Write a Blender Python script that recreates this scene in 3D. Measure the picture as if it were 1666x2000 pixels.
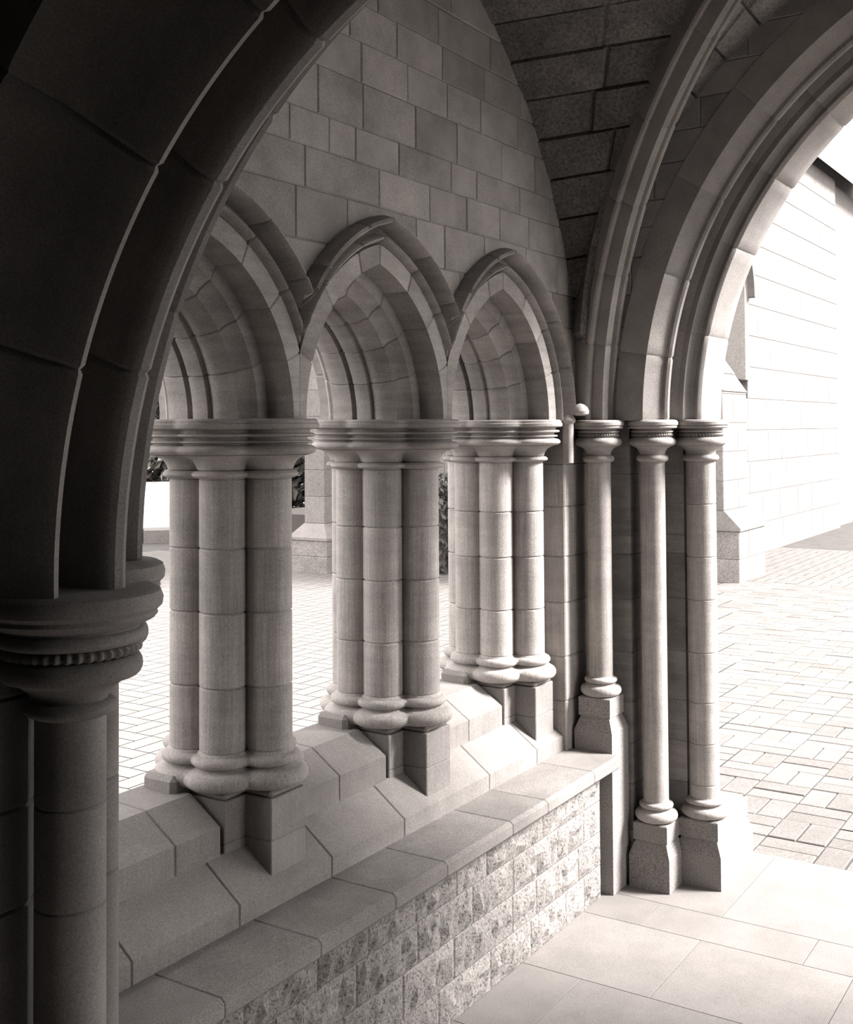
import bpy, math, random
from mathutils import Vector, Matrix
random.seed(7)
for o in list(bpy.data.objects): bpy.data.objects.remove(o)
SC = bpy.context.scene
COL = SC.collection
# ------------------------------------------------------------------ camera
# world: X runs along the arcade wall (away), Y points out through the arcade, Z up; camera at the origin
F, PPX, HY, PITCH, ROLL, EYE = 2226.0, 850.0, 835.0, 0.0265, 0.0066, 1.63
PPY = HY - F * math.tan(PITCH)
PHI = math.atan((2270.0 - PPX) / F * math.cos(PITCH))
fh = Vector((math.cos(PHI), math.sin(PHI), 0)); r0 = Vector((math.sin(PHI), -math.cos(PHI), 0)); up = Vector((0, 0, 1))
fw = fh * math.cos(PITCH) + up * math.sin(PITCH); u0 = -fh * math.sin(PITCH) + up * math.cos(PITCH)
cr = math.cos(ROLL) * r0 - math.sin(ROLL) * u0; cu = math.sin(ROLL) * r0 + math.cos(ROLL) * u0
cam = bpy.data.cameras.new('camera'); camo = bpy.data.objects.new('camera', cam); COL.objects.link(camo)
M = Matrix((cr, cu, -fw)).transposed().to_4x4(); M.translation = Vector((0, 0, EYE)); camo.matrix_world = M
cam.sensor_fit = 'VERTICAL'; cam.sensor_height = 36.0; cam.sensor_width = 30.0
cam.lens = F / 2000.0 * 36.0
cam.shift_x = (833.0 - PPX) / 2000.0; cam.shift_y = -(1000.0 - PPY) / 2000.0
cam.clip_start = 0.02; cam.clip_end = 500
SC.camera = camo
# ------------------------------------------------------------------ light
SC.view_settings.view_transform = 'Standard'; SC.view_settings.look = 'None'
SC.view_settings.gamma = 1.0; SC.view_settings.use_curve_mapping = False
SC.view_settings.exposure = 1.47
w = bpy.data.worlds.new('sky'); SC.world = w; w.use_nodes = True
bg = w.node_tree.nodes['Background']; bg.inputs[0].default_value = (1.0, 0.965, 0.95, 1); bg.inputs[1].default_value = 1.7
sl = bpy.data.lights.new('sun', 'SUN'); sl.energy = 7.2; sl.angle = math.radians(16); sl.color = (1, 0.97, 0.95)
so = bpy.data.objects.new('sun', sl); COL.objects.link(so)
SUN_AZ, SUN_EL = math.radians(-61), math.radians(37)
sd = Vector((math.cos(SUN_AZ) * math.cos(SUN_EL), math.sin(SUN_AZ) * math.cos(SUN_EL), math.sin(SUN_EL)))
so.rotation_euler = sd.to_track_quat('Z', 'Y').to_euler(); so.location = sd * 30

# ------------------------------------------------------------------ materials
def stone(name, base, stain=0.25, grain=0.22, bump=0.25, rough=0.9, var=0.10, gscale=260.0, tool=0.0, toolscale=90.0, bed=0.0, pits=0.0, vtool=0.0):
    m = bpy.data.materials.new(name); m.use_nodes = True
    nt = m.node_tree; N = nt.nodes; L = nt.links; b = N['Principled BSDF']; b.inputs['Roughness'].default_value = rough
    b.inputs['Specular IOR Level'].default_value = 0.25
    geo = N.new('ShaderNodeNewGeometry'); oi = N.new('ShaderNodeObjectInfo')
    pos = N.new('ShaderNodeVectorMath'); pos.operation = 'ADD'
    sc_ = N.new('ShaderNodeMath'); sc_.operation = 'MULTIPLY'; sc_.inputs[1].default_value = 13.0
    L.new(oi.outputs['Random'], sc_.inputs[0])
    L.new(geo.outputs['Position'], pos.inputs[0]); L.new(sc_.outputs[0], pos.inputs[1])
    def noise(scale, detail=3, rgh=0.6, vec=None):
        n = N.new('ShaderNodeTexNoise'); n.inputs['Scale'].default_value = scale; n.inputs['Detail'].default_value = detail
        n.inputs['Roughness'].default_value = rgh; L.new((vec or pos).outputs[0], n.inputs['Vector']); return n
    def ramp(sock, lo, hi, a=0.3, c=0.7):
        r = N.new('ShaderNodeMapRange'); r.inputs['From Min'].default_value = a; r.inputs['From Max'].default_value = c
        r.inputs['To Min'].default_value = lo; r.inputs['To Max'].default_value = hi; L.new(sock, r.inputs['Value']); return r.outputs[0]
    def mul(a, c):
        x = N.new('ShaderNodeMath'); x.operation = 'MULTIPLY'; L.new(a, x.inputs[0]); L.new(c, x.inputs[1]); return x.outputs[0]
    v = ramp(noise(7, 4).outputs['Fac'], 1 - stain, 1 + stain * 0.6)
    v = mul(v, ramp(noise(gscale, 2, 0.7).outputs['Fac'], 1 - grain, 1 + grain))
    v = mul(v, ramp(oi.outputs['Random'], 1 - var, 1 + var, 0, 1))
    hsrc = noise(gscale * 0.8, 3, 0.7).outputs['Fac']
    if bed > 0:     # bedding veins of the sandstone
        mp = N.new('ShaderNodeMapping'); mp.inputs['Scale'].default_value = (3, 3, 26); mp.inputs['Rotation'].default_value = (0.25, 0.2, 0)
        L.new(pos.outputs[0], mp.inputs[0]); v = mul(v, ramp(noise(1.6, 4, 0.6, mp).outputs['Fac'], 1 - bed, 1 + bed * .6, .35, .65))
    if vtool > 0:   # upright chisel marks
        mp = N.new('ShaderNodeMapping'); mp.inputs['Scale'].default_value = (170, 170, 5)
        L.new(pos.outputs[0], mp.inputs[0]); v = mul(v, ramp(noise(1.0, 2, 0.6, mp).outputs['Fac'], 1 - vtool, 1 + vtool * .7, .3, .7))
    if pits > 0:
        p = noise(125, 2, 0.65).outputs['Fac']; v = mul(v, ramp(p, 1 - pits, 1.0, 0.36, 0.44))
    if tool > 0:    # fine parallel tooling strokes
        mp = N.new('ShaderNodeMapping'); mp.inputs['Rotation'].default_value = (0, math.radians(38), 0); L.new(pos.outputs[0], mp.inputs[0])
        wv = N.new('ShaderNodeTexWave'); wv.inputs['Scale'].default_value = toolscale; wv.inputs['Distortion'].default_value = 1.5
        wv.inputs['Detail'].default_value = 1; L.new(mp.outputs[0], wv.inputs[0])
        v = mul(v, ramp(wv.outputs['Fac'], 1 - tool, 1 + tool * .5, 0, 1))
    mx = N.new('ShaderNodeVectorMath'); mx.operation = 'SCALE'; mx.inputs[0].default_value = base; L.new(v, mx.inputs['Scale'])
    L.new(mx.outputs[0], b.inputs['Base Color'])
    bp = N.new('ShaderNodeBump'); bp.inputs['Strength'].default_value = bump; bp.inputs['Distance'].default_value = 0.004
    L.new(hsrc, bp.inputs['Height']); L.new(bp.outputs[0], b.inputs['Normal'])
    return m
def tint(v): return (v, v * 0.925, v * 0.875)
MS = {
 'ashlar': stone('ashlar_sandstone', tint(0.300), tool=.18, toolscale=75, var=.16),
 'pier': stone('pier_sandstone', tint(0.330), bed=.07, var=.08, vtool=.16, stain=.2),
 'arch': stone('arch_sandstone', tint(0.285), bed=.14, var=.12),
 'cap': stone('capital_sandstone', tint(0.320), stain=.3, var=.05),
 'sill': stone('sill_sandstone', tint(0.205), stain=.16, var=.07, vtool=.08),
 'granite': stone('grey_granite', tint(0.220), grain=.6, gscale=300, stain=.12, var=.06),
 'bench': stone('bench_stone', tint(0.200), grain=.38, gscale=300, stain=.2, var=.05),
 'rock': stone('rock_faced_stone', tint(0.210), grain=.3, gscale=120, stain=.15, bump=1.0, pits=.6, var=.10),
 'floor': stone('floor_stone', tint(0.180), stain=.12, grain=.18, var=.06),
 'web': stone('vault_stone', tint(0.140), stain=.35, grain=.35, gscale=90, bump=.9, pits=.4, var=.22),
 'rib': stone('rib_stone', tint(0.27), stain=.2),
 'near': stone('shaded_arch_stone', tint(0.160), stain=.2),  # darker copy of the rib stone, foreground shade put into its colour
 'out': stone('outside_limestone', tint(0.175), stain=.12, var=.10, gscale=60),
 'outbase': stone('outside_base_stone', tint(0.200), stain=.2, var=.12, grain=.4, gscale=60),
 'paver': stone('courtyard_paver', tint(0.135), stain=.12, var=.12, gscale=90),
 'joint': stone('paving_joint', tint(0.075), stain=.2),
 'plain': stone('plain_wall_stone', tint(0.100), stain=.2),
}
def flat(name, col, rough=.8):
    m = bpy.data.materials.new(name); m.use_nodes = True; b = m.node_tree.nodes['Principled BSDF']
    b.inputs['Base Color'].default_value = (*col, 1); b.inputs['Roughness'].default_value = rough; return m
MS['glass'] = flat('window_glass', (.03, .03, .032), .15)
MS['lead'] = flat('window_lead', (.05, .05, .05), .6)
MS['leaf'] = flat('hedge_leaf', (.05, .048, .042), .6)
MS['lawn'] = stone('lawn_grass', tint(.34), stain=.2, grain=.4, gscale=60, bump=.8)
MS['bark'] = flat('bark', (.06, .05, .045))
MS['slate'] = stone('roof_slate', tint(.45), var=.15)

# ------------------------------------------------------------------ helpers
def mesh(name, V, Fc, mat, parent=None, smooth=False):
    me = bpy.data.meshes.new(name); me.from_pydata([tuple(v) for v in V], [], Fc); me.update()
    me.materials.append(MS[mat])
    if smooth: me.shade_smooth()
    o = bpy.data.objects.new(name, me); COL.objects.link(o)
    if parent is not None: o.parent = parent
    return o
def smooth_by_angle(o, deg=32):
    me = o.data; me.shade_smooth()
    me.set_sharp_from_angle(angle=math.radians(deg)); return o
def empty(name, loc=(0, 0, 0)):
    o = bpy.data.objects.new(name, None); COL.objects.link(o); o.location = loc; o.empty_display_size = .1; return o
def tag(o, label, cat, group=None):
    o['label'] = label; o['category'] = cat
    if group: o['group'] = group
    return o
def struct(o, label=None):
    o['kind'] = 'structure'
    if label: o['label'] = label
    return o
def part(name, V, Fc, mat, parent, smooth=False):
    """child mesh given in world coordinates under an empty placed anywhere"""
    p = parent.location
    return mesh(name, [(v[0] - p[0], v[1] - p[1], v[2] - p[2]) for v in V], Fc, mat, parent, smooth)
def cbox_data(x0, x1, y0, y1, z0, z1, c=.004):
    V = []; idx = {}
    X = (x0, x1); Y = (y0, y1); Z = (z0, z1)
    for i in (0, 1):
        for j in (0, 1):
            for k in (0, 1):
                p = (X[i], Y[j], Z[k]); s = (1 - 2 * i, 1 - 2 * j, 1 - 2 * k)
                for a in range(3):
                    q = [p[n] + (0 if n == a else s[n] * c) for n in range(3)]
                    idx[(i, j, k, a)] = len(V); V.append(tuple(q))
    Fc = []
    def quad(l):
        Fc.append(l)
    for a in range(3):
        b, d = [n for n in range(3) if n != a]
        for s in (0, 1):
            l = []
            for (u, v) in ((0, 0), (1, 0), (1, 1), (0, 1)):
                t = [0, 0, 0]; t[a] = s; t[b] = u; t[d] = v; l.append(idx[(*t, a)])
            n_pos = (a != 1)   # orientation of (b,d) basis
            if (s == 1) != n_pos: l = l[::-1]
            quad(l)
    for a in range(3):            # edges running along axis a
        b, d = [n for n in range(3) if n != a]
        for u in (0, 1):
            for v in (0, 1):
                t0 = [0, 0, 0]; t0[b] = u; t0[d] = v; t1 = list(t0); t1[a] = 1
                quad([idx[(*t0, b)], idx[(*t1, b)], idx[(*t1, d)], idx[(*t0, d)]])
    for i in (0, 1):
        for j in (0, 1):
            for k in (0, 1): Fc.append([idx[(i, j, k, a)] for a in range(3)])
    return V, Fc
def fixn(o):
    import bmesh
    bm = bmesh.new(); bm.from_mesh(o.data); bmesh.ops.recalc_face_normals(bm, faces=bm.faces[:]); bm.to_mesh(o.data); bm.free(); return o
def cbox(name, x0, x1, y0, y1, z0, z1, mat, parent=None, c=.004):
    V, Fc = cbox_data(min(x0, x1), max(x0, x1), min(y0, y1), max(y0, y1), min(z0, z1), max(z0, z1), c)
    o = part(name, V, Fc, mat, parent) if parent is not None else mesh(name, V, Fc, mat)
    return fixn(o)
def prof_inset(P, d):
    n = len(P); A = sum(P[i][0] * P[(i + 1) % n][1] - P[(i + 1) % n][0] * P[i][1] for i in range(n)); sg = 1 if A > 0 else -1
    out = []
    for i in range(n):
        a, b, c = P[i - 1], P[i], P[(i + 1) % n]
        def nn(p, q):
            dx, dy = q[0] - p[0], q[1] - p[1]; l = math.hypot(dx, dy) or 1; return (-dy / l * sg, dx / l * sg)
        n1, n2 = nn(a, b), nn(b, c); mx, my = n1[0] + n2[0], n1[1] + n2[1]; l = math.hypot(mx, my)
        if l < .5: mx, my = n1; l = 1
        else: mx, my = mx / l, my / l; l = 1
        out.append((b[0] + mx * d, b[1] + my * d))
    return out
def loft(rings, closed=True, caps=True):
    V = [v for r in rings for v in r]; n = len(rings[0]); Fc = []
    for i in range(len(rings) - 1):
        for j in range(n if closed else n - 1):
            k = (j + 1) % n; Fc.append([i * n + j, i * n + k, (i + 1) * n + k, (i + 1) * n + j])
    if caps:
        Fc.append(list(range(n))[::-1]); Fc.append([(len(rings) - 1) * n + j for j in range(n)])
    return V, Fc
def voussoirs(parent, name, prof, fn, cuts, nsub, mat, groove=.005, eps=.006, deg=30):
    """fn(profile_point, u) -> world position; cuts = list of u; every piece is its own mesh with V joints"""
    ins = prof_inset(prof, groove); res = []
    for a, b in zip(cuts[:-1], cuts[1:]):
        us = [(a, ins), (a + eps, prof)] + [(a + eps + (b - a - 2 * eps) * i / nsub, prof) for i in range(1, nsub)] + [(b - eps, prof), (b, ins)]
        V, Fc = loft([[fn(p, u) for p in pr] for u, pr in us])
        o = fixn(part(name, V, Fc, mat, parent)); smooth_by_angle(o, deg); res.append(o)
    return res
def lathe(profile, n=32, cx=0, cy=0, mod=None):
    rings = []
    for r, z in profile:
        rings.append([(cx + (r + (mod(r, z, k) if mod else 0)) * math.cos(2 * math.pi * k / n), cy + (r + (mod(r, z, k) if mod else 0)) * math.sin(2 * math.pi * k / n), z) for k in range(n)])
    return loft(rings)
lathe0 = lathe
def arc(cx, cy, r, a0, a1, n):
    return [(cx + r * math.cos(math.radians(a0 + (a1 - a0) * i / n)), cy + r * math.sin(math.radians(a0 + (a1 - a0) * i / n))) for i in range(n + 1)]

# ------------------------------------------------------------------ key dimensions
YW = 1.79                 # inner face of the arcade wall
ZS = 1.65                 # springing of arcade arches
PX0, PS = 2.188, 0.688    # pier 1 axis and pier spacing
PIERX = [PX0 + PS * i for i in range(-1, 3)]
PYF = 1.893               # front lobe centre
AXY = 0.10                # axis of the passage
XB = 3.80                 # inner face of the doorway wall
# ================================================================== SETTING : floor
floor = struct(empty('floor'), 'pale stone slab floor of the porch')
seams = [-2.6, -1.9, -1.2, -.5, .2, .9, 1.55, 2.15, 2.7, 3.1, 3.53, 3.73, 4.36]
for i in range(len(seams) - 1):
    x0, x1 = seams[i], seams[i + 1]
    ys = [-1.6, -1.05, -.5, 0.0, .45, .95, 1.478, 1.72] if i % 2 == 0 else [-1.6, -1.2, -.75, -.2, .3, .8, 1.266, 1.72]
    for y0, y1 in zip(ys[:-1], ys[1:]): cbox('floor_slab', x0 + .001, x1 - .001, y0 + .001, y1 - .001, -.12, 0, 'floor', floor, .0006)
# ================================================================== SETTING : arcade wall (left)
def lun(x):       # underside of the vault along the arcade wall
    d = min(XB - x, x - 1.4) if x < 2.6 else XB - x
    if d <= 0: return ZS
    d = min(d, 1.2); return ZS + .03 + math.sqrt(max(0, 1.6 ** 2 - (1.6 - d) ** 2))
AR, AHS = .4435, .320     # arcade arch radius and half span
APX = [(PIERX[i] + PIERX[i + 1]) / 2 for i in range(3)]
def ext(x, r=.115):
    best = 0
    for ax in APX:
        dx = abs(x - ax); c = AR - AHS; rr = AR + r
        if dx + c < rr: best = max(best, ZS + math.sqrt(rr * rr - (dx + c) ** 2))
    return best
wallL = struct(empty('wall_left'), 'coursed sandstone wall above the arcade')
courses = [1.65, 1.76, 1.87, 1.985, 2.10, 2.232, 2.338, 2.43, 2.556, 2.665, 2.77, 2.88, 2.99, 3.10, 3.21, 3.3]
joints = {2.10: [1.55, 1.9, 2.173, 2.385, 2.714, 2.867, 3.102, 3.38, 3.62], 2.232: [1.6, 1.9, 2.209, 2.529, 2.785, 2.995, 3.201, 3.403, 3.6],
 2.338: [1.7, 1.95, 2.15, 2.309, 2.423, 2.626, 2.905, 3.057, 3.338, 3.56], 2.43: [1.8, 2.05, 2.264, 2.458, 2.714, 2.94, 3.218, 3.45],
 2.556: [1.8, 2.0, 2.22, 2.45, 2.672, 2.887, 3.086, 3.33], 2.665: [1.9, 2.15, 2.4, 2.62, 2.86, 3.112, 3.35]}
def strip_block(parent, name, a0, a1, z0, z1, lowf, topf, place, mat, depth=.12, ch=.004, n=10):
    """ashlar block on a wall plane, clipped by lowf(a) (arch back) and topf(a) (vault); place(a,z,d) -> world"""
    bot, top = [], []
    for i in range(n + 1):
        a = a0 + (a1 - a0) * i / n; lo = max(z0, lowf(a)); hi = min(z1, topf(a))
        if hi - lo > .004: bot.append((a, lo)); top.append((a, hi))
        elif bot and len(bot) < 2: bot, top = [], []
    if len(bot) < 2: return None
    def simp(l):
        if len(l) < 3: return l
        out = [l[0]]
        for k in range(1, len(l) - 1):
            if abs((l[k][1] - out[-1][1]) * (l[k + 1][0] - out[-1][0]) - (l[k + 1][1] - out[-1][1]) * (l[k][0] - out[-1][0])) > 2e-6: out.append(l[k])
        return out + [l[-1]]
    P = simp(bot) + simp(top)[::-1]
    cx = sum(p[0] for p in P) / len(P); cz = sum(p[1] for p in P) / len(P)
    def inn(p):
        dx, dz = cx - p[0], cz - p[1]; return (p[0] + max(-ch, min(ch, dx * .5)), p[1] + max(-ch, min(ch, dz * .5)))
    q = random.uniform(-.0015, .0015)
    rings = [[place(*inn(p), q) for p in P], [place(*p, ch + q) for p in P], [place(*p, depth) for p in P]]
    V, Fc = loft(rings)
    return fixn(part(name, V, Fc, mat, parent))
for ci in range(len(courses) - 1):
    z0, z1 = courses[ci], courses[ci + 1]
    js = joints.get(z0) or [1.5 + ((ci * .37) % .3) + .31 * k for k in range(8)]
    js = [1.4] + [j for j in js if 1.45 < j < 3.75] + [XB]
    for a0, a1 in zip(js[:-1], js[1:]):
        if a1 - a0 > .02: strip_block(wallL, 'stone_block', a0, a1, z0, z1, ext, lun, lambda a, z, d: (a, YW + d, z), 'ashlar')
# core of the wall behind the face blocks (outer side of the arcade)
nx = 120; rings = []
for i in range(nx + 1):
    x = 1.25 + (4.36 - 1.25) * i / nx; b = max(ZS, ext(x, .05)); rings.append([(x, YW + .115, b), (x, 2.24, b), (x, 2.24, 3.6), (x, YW + .115, 3.6)])
V, Fc = loft(rings); o = fixn(part('wall_core', V, Fc, 'plain', wallL))
# respond pier at the right end of the arcade and return below the springing
for z0, z1 in zip([.47, .66, .815, 1.005, 1.168, 1.345, 1.497], [.66, .815, 1.005, 1.168, 1.345, 1.497, 1.65]):
    cbox('stone_block', 3.662, 3.90, YW + .005, 2.24, z0, z1, 'pier', wallL, .004)
# arcade wall of the bay behind the transverse arch and wall base
NXA = .45                 # blind arch recessed in the wall of the bay beside the viewer
for x0, x1, y0, y1, z0, z1 in ((-2.6, NXA - AHS, YW, 2.25, 0, 3.4), (NXA + AHS, 1.402, YW, 2.25, 0, 3.4), (NXA - AHS, NXA + AHS, 2.20, 2.30, 0, 2.2), (NXA - AHS, NXA + AHS, YW, 2.25, 0, .75)):
    cbox('wall_panel', x0, x1, y0, y1, z0, z1, 'plain', wallL)
rings = []
for i in range(41):
    dx = AHS * (i - 20) / 20; b = ZS + math.sqrt(max(0, (AR + .10) ** 2 - (abs(dx) + AR - AHS) ** 2)); rings.append([(NXA + dx, YW, b), (NXA + dx, 2.25, b), (NXA + dx, 2.25, 3.4), (NXA + dx, YW, 3.4)])
V, Fc = loft(rings); fixn(part('wall_panel', V, Fc, 'plain', wallL))
cbox('wall_base', 1.402, 4.36, 1.825, 2.24, -.1, .472, 'plain', wallL)
# ================================================================== sill, weathered plinth course
sill = tag(empty('arcade_sill', (2.2, 1.92, .61)), 'sloping stone sill under the arches between the clustered piers', 'sill')
def extrude_x(parent, name, prof, x0, x1, mat, groove=.004):
    ins = prof_inset(prof, groove); e = .004
    V, Fc = loft([[(x, y, z) for y, z in pr] for x, pr in ((x0, ins), (x0 + e, prof), (x1 - e, prof), (x1, ins))])
    return fixn(part(name, V, Fc, mat, parent))
SP = [(1.912, .612), (1.912, .682), (2.008, .745), (2.14, .752), (2.24, .70), (2.24, .612)]
for i in range(4):
    xa = (PIERX[i - 1] + .142) if i else 1.402; xb = PIERX[i] - .152
    cut = 1.886 if i == 1 else (xa + xb) / 2 + .03
    if i >= 2: cut = xa + .17
    if xb - xa < .05: continue
    for a, b in ((xa, cut), (cut, xb)): extrude_x(sill, 'sill_stone', SP, a, b, 'sill')
plc = tag(empty('plinth_course', (2.2, 1.86, .488)), 'low weathered course with sloping top running above the bench seat', 'plinth')
PP = [(1.807, .47), (1.807, .537), (1.914, .614), (2.24, .614), (2.24, .47)]
for a, b in zip([1.38, 1.66, 1.985, 2.33, 2.66, 3.137, 3.46], [1.66, 1.985, 2.33, 2.66, 3.137, 3.46, 3.665]): extrude_x(plc, 'plinth_stone', PP, a, b, 'sill')
# ================================================================== bench
bench = tag(empty('stone_bench', (2.6, 1.7, 0)), 'long stone bench with smooth slab seat and rock-faced front under the arcade', 'bench')
BP = [(1.82, .44), (1.82, .488), (1.618, .488), (1.606, .479), (1.606, .452), (1.618, .441)]
bj = [1.412, 1.72, 2.03, 2.324, 2.564, 2.923, 3.146, 3.485, 3.702]
for a, b in zip(bj[:-1], bj[1:]): extrude_x(bench, 'seat_slab', BP, a, b, 'bench', .0025)
cbox('bench_core', 1.412, 3.70, 1.70, 1.81, 0, .442, 'rock', bench, .002)
def rock_block(x0, x1, z0, z1, seed):
    rnd = random.Random(seed); nx_, nz = max(4, int((x1 - x0) / .024)), 4; V, Fc = [], []; m = .005
    xs = [x0 + .0003, x0 + m] + [x0 + m + (x1 - x0 - 2 * m) * i / nx_ for i in range(1, nx_)] + [x1 - m, x1 - .0003]
    zs = [z0 + .0003, z0 + m] + [z0 + m + (z1 - z0 - 2 * m) * i / nz for i in range(1, nz)] + [z1 - m, z1 - .0003]
    for j, z in enumerate(zs):
        for i, x in enumerate(xs):
            edge = min(i, j, len(xs) - 1 - i, len(zs) - 1 - j)
            y = 1.6735 if edge == 0 else (1.6705 if edge == 1 else 1.665 + rnd.uniform(-.009, .008))
            jx = rnd.uniform(-.006, .006) if edge > 1 else 0; V.append((x + jx, y, z + (rnd.uniform(-.005, .005) if edge > 1 else 0)))
    W = len(xs)
    for j in range(len(zs) - 1):
        for i in range(W - 1): Fc.append([j * W + i, j * W + i + 1, (j + 1) * W + i + 1, (j + 1) * W + i])
    nb = len(V); H = len(zs); V += [(x0 + .001, 1.72, z0 + .001), (x1 - .001, 1.72, z0 + .001), (x1 - .001, 1.72, z1 - .001), (x0 + .001, 1.72, z1 - .001)]
    Fc.append(list(range(W))[::-1] + [nb, nb + 1]); Fc.append([(H - 1) * W + i for i in range(W)] + [nb + 2, nb + 3])
    Fc.append([j * W for j in range(H)] + [nb + 3, nb]); Fc.append([j * W + W - 1 for j in range(H)][::-1] + [nb + 1, nb + 2]); Fc.append([nb + 1, nb, nb + 3, nb + 2])
    fixn(part('rock_block', V, Fc, 'rock', bench))
rz = [.442, .332, .225, .112, 0.0]
rj = [[1.412, 1.6, 1.85, 2.1, 2.3, 2.512, 2.715, 2.882, 3.236, 3.667], [1.412, 1.7, 1.95, 2.25, 2.52, 2.802, 3.04, 3.337, 3.532, 3.667],
      [1.412, 1.55, 1.9, 2.2, 2.45, 2.7, 3.034, 3.187, 3.489, 3.667], [1.412, 1.75, 2.0, 2.35, 2.62, 2.9, 3.15, 3.392, 3.533, 3.667]]
for r_, (z1, z0) in enumerate(zip(rz[:-1], rz[1:])):
    for k, (a, b) in enumerate(zip(rj[r_][:-1], rj[r_][1:])): rock_block(a, b, z0, z1, r_ * 50 + k)
# ================================================================== clustered piers
LOB = [(0, 0), (-.080, .079), (.080, .079), (-.082, .179), (.082, .179), (0, .259)]; RHO = .058
PCY = .1295
NS = 120
def outline(d):
    out = []; rr = RHO + d
    for k in range(NS):
        a = 2 * math.pi * k / NS; ux, uy = math.cos(a), math.sin(a); best = 0
        for lx, ly in LOB:
            cx, cy = lx, ly - PCY; b = ux * cx + uy * cy; c = cx * cx + cy * cy - rr * rr; disc = b * b - c
            if disc > 0: best = max(best, b + math.sqrt(disc))
        out.append((ux * best, uy * best))
    return out
OUTC = {}
def ring(d, z):
    k = round(d, 5)
    if k not in OUTC: OUTC[k] = outline(k)
    return [(x, y, z) for x, y in OUTC[k]]
def lobed(name, prof, mat, parent, deg=35):
    V, Fc = loft([ring(d, z) for d, z in prof]); o = mesh(name, V, Fc, mat, parent); fixn(o); return smooth_by_angle(o, deg)
def bulge(d0, z0, z1, p, n=7):     # torus-like bulge of projection p
    return [(d0 + p * math.sin(math.pi * i / n), z0 + (z1 - z0) * (.5 - .5 * math.cos(math.pi * i / n))) for i in range(n + 1)]
def build_pier(x):
    root = empty('clustered_pier', (x, PYF + PCY, .55))
    zo = -.55
    # plinth blocks under the lobes (axis aligned)
    def blk(name, x0, x1, y0, y1, z0, z1, c=.003):
        V, Fc = cbox_data(x0, x1, y0 - PCY, y1 - PCY, z0 + zo, z1 + zo, c); return fixn(mesh(name, V, Fc, 'sill', root))
    zb = .752
    def pblock(x0, x1, y0, y1):
        V, Fc = cbox_data(x0, x1, y0 - PCY, y1 - PCY, .53 + zo, .634 + zo, .0025); fixn(mesh('plinth_block', V, Fc, 'sill', root))
        V, Fc = cbox_data(x0, x1, y0 - PCY, y1 - PCY, .634 + zo, .735 + zo, .0025); fixn(mesh('plinth_block', V, Fc, 'sill', root))
        V, Fc = cbox_data(x0 + .004, x1 - .004, y0 + .004 - PCY, y1 - PCY, .735 + zo, zb + zo, .006); fixn(mesh('plinth_block', V, Fc, 'sill', root))
    pblock(-.066, .066, -.063, .09); pblock(-.140, .140, .019, .24); pblock(-.066, .066, .17, .32)
    for sx in (-1,):
        V, Fc = cbox_data(min(sx * .10, sx * .19), max(sx * .10, sx * .19), .14 - PCY, .25 - PCY, .60 + zo, .786 + zo, .012); fixn(mesh('plinth_block', V, Fc, 'sill', root))
    # moulded base: two toruses
    base = [(.012, zb + zo)] + bulge(.012, zb + zo, zb + .046 + zo, .028) + [(.006, zb + .050 + zo)] + bulge(.004, zb + .052 + zo, zb + .080 + zo, .016) + [(.002, zb + .084 + zo), (-.002, zb + .088 + zo)]
    lobed('moulded_base', base, 'pier', root)
    zc = [.838, .996, 1.178, 1.335, 1.508]
    for a, b in zip(zc[:-1], zc[1:]):
        a += zo; b += zo; lobed('shaft_drum', [(-.004, a), (0, a + .004), (0, b - .004), (-.004, b)], 'pier', root)
    c = [(0, 1.506)] + bulge(.0, 1.508, 1.527, .017) + [(.004, 1.530), (.007, 1.540), (.015, 1.552), (.030, 1.561), (.046, 1.566)]
    cap = lobed('capital_bell', [(d, z + zo) for d, z in c], 'cap', root)
    ab = [(.046, 1.565)] + bulge(.044, 1.566, 1.589, .018) + [(.040, 1.591), (.040, 1.594)] + bulge(.042, 1.594, 1.602, .011, 5) + [(.040, 1.604), (.040, 1.609)] + bulge(.046, 1.609, 1.620, .014, 5) + \
         [(.046, 1.623), (.048, 1.628), (.064, 1.629), (.069, 1.632), (.070, 1.641), (.066, 1.644), (.066, 1.650), (.060, 1.6545), (.0, 1.6545)]
    lobed('abacus', [(d, z + zo) for d, z in ab], 'cap', root)
    return root
def copy_tree(o, parent=None):
    c = o.copy(); COL.objects.link(c); c.parent = parent
    for ch in list(o.children): copy_tree(ch, c)
    return c
pier_labels = ['clustered stone pier behind the dark transverse arch columns', 'clustered stone pier nearest the dark arch, with veined drums',
               'middle clustered stone pier standing alone between two open arches', 'clustered stone pier beside the wall corner and the slim corner column']
proto = build_pier(PIERX[1]); piers = [copy_tree(proto), proto, copy_tree(proto), copy_tree(proto)]
for i, p in enumerate(piers): p.location.x = PIERX[i]; tag(p, pier_labels[i], 'pier', 'clustered piers of the arcade')
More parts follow.
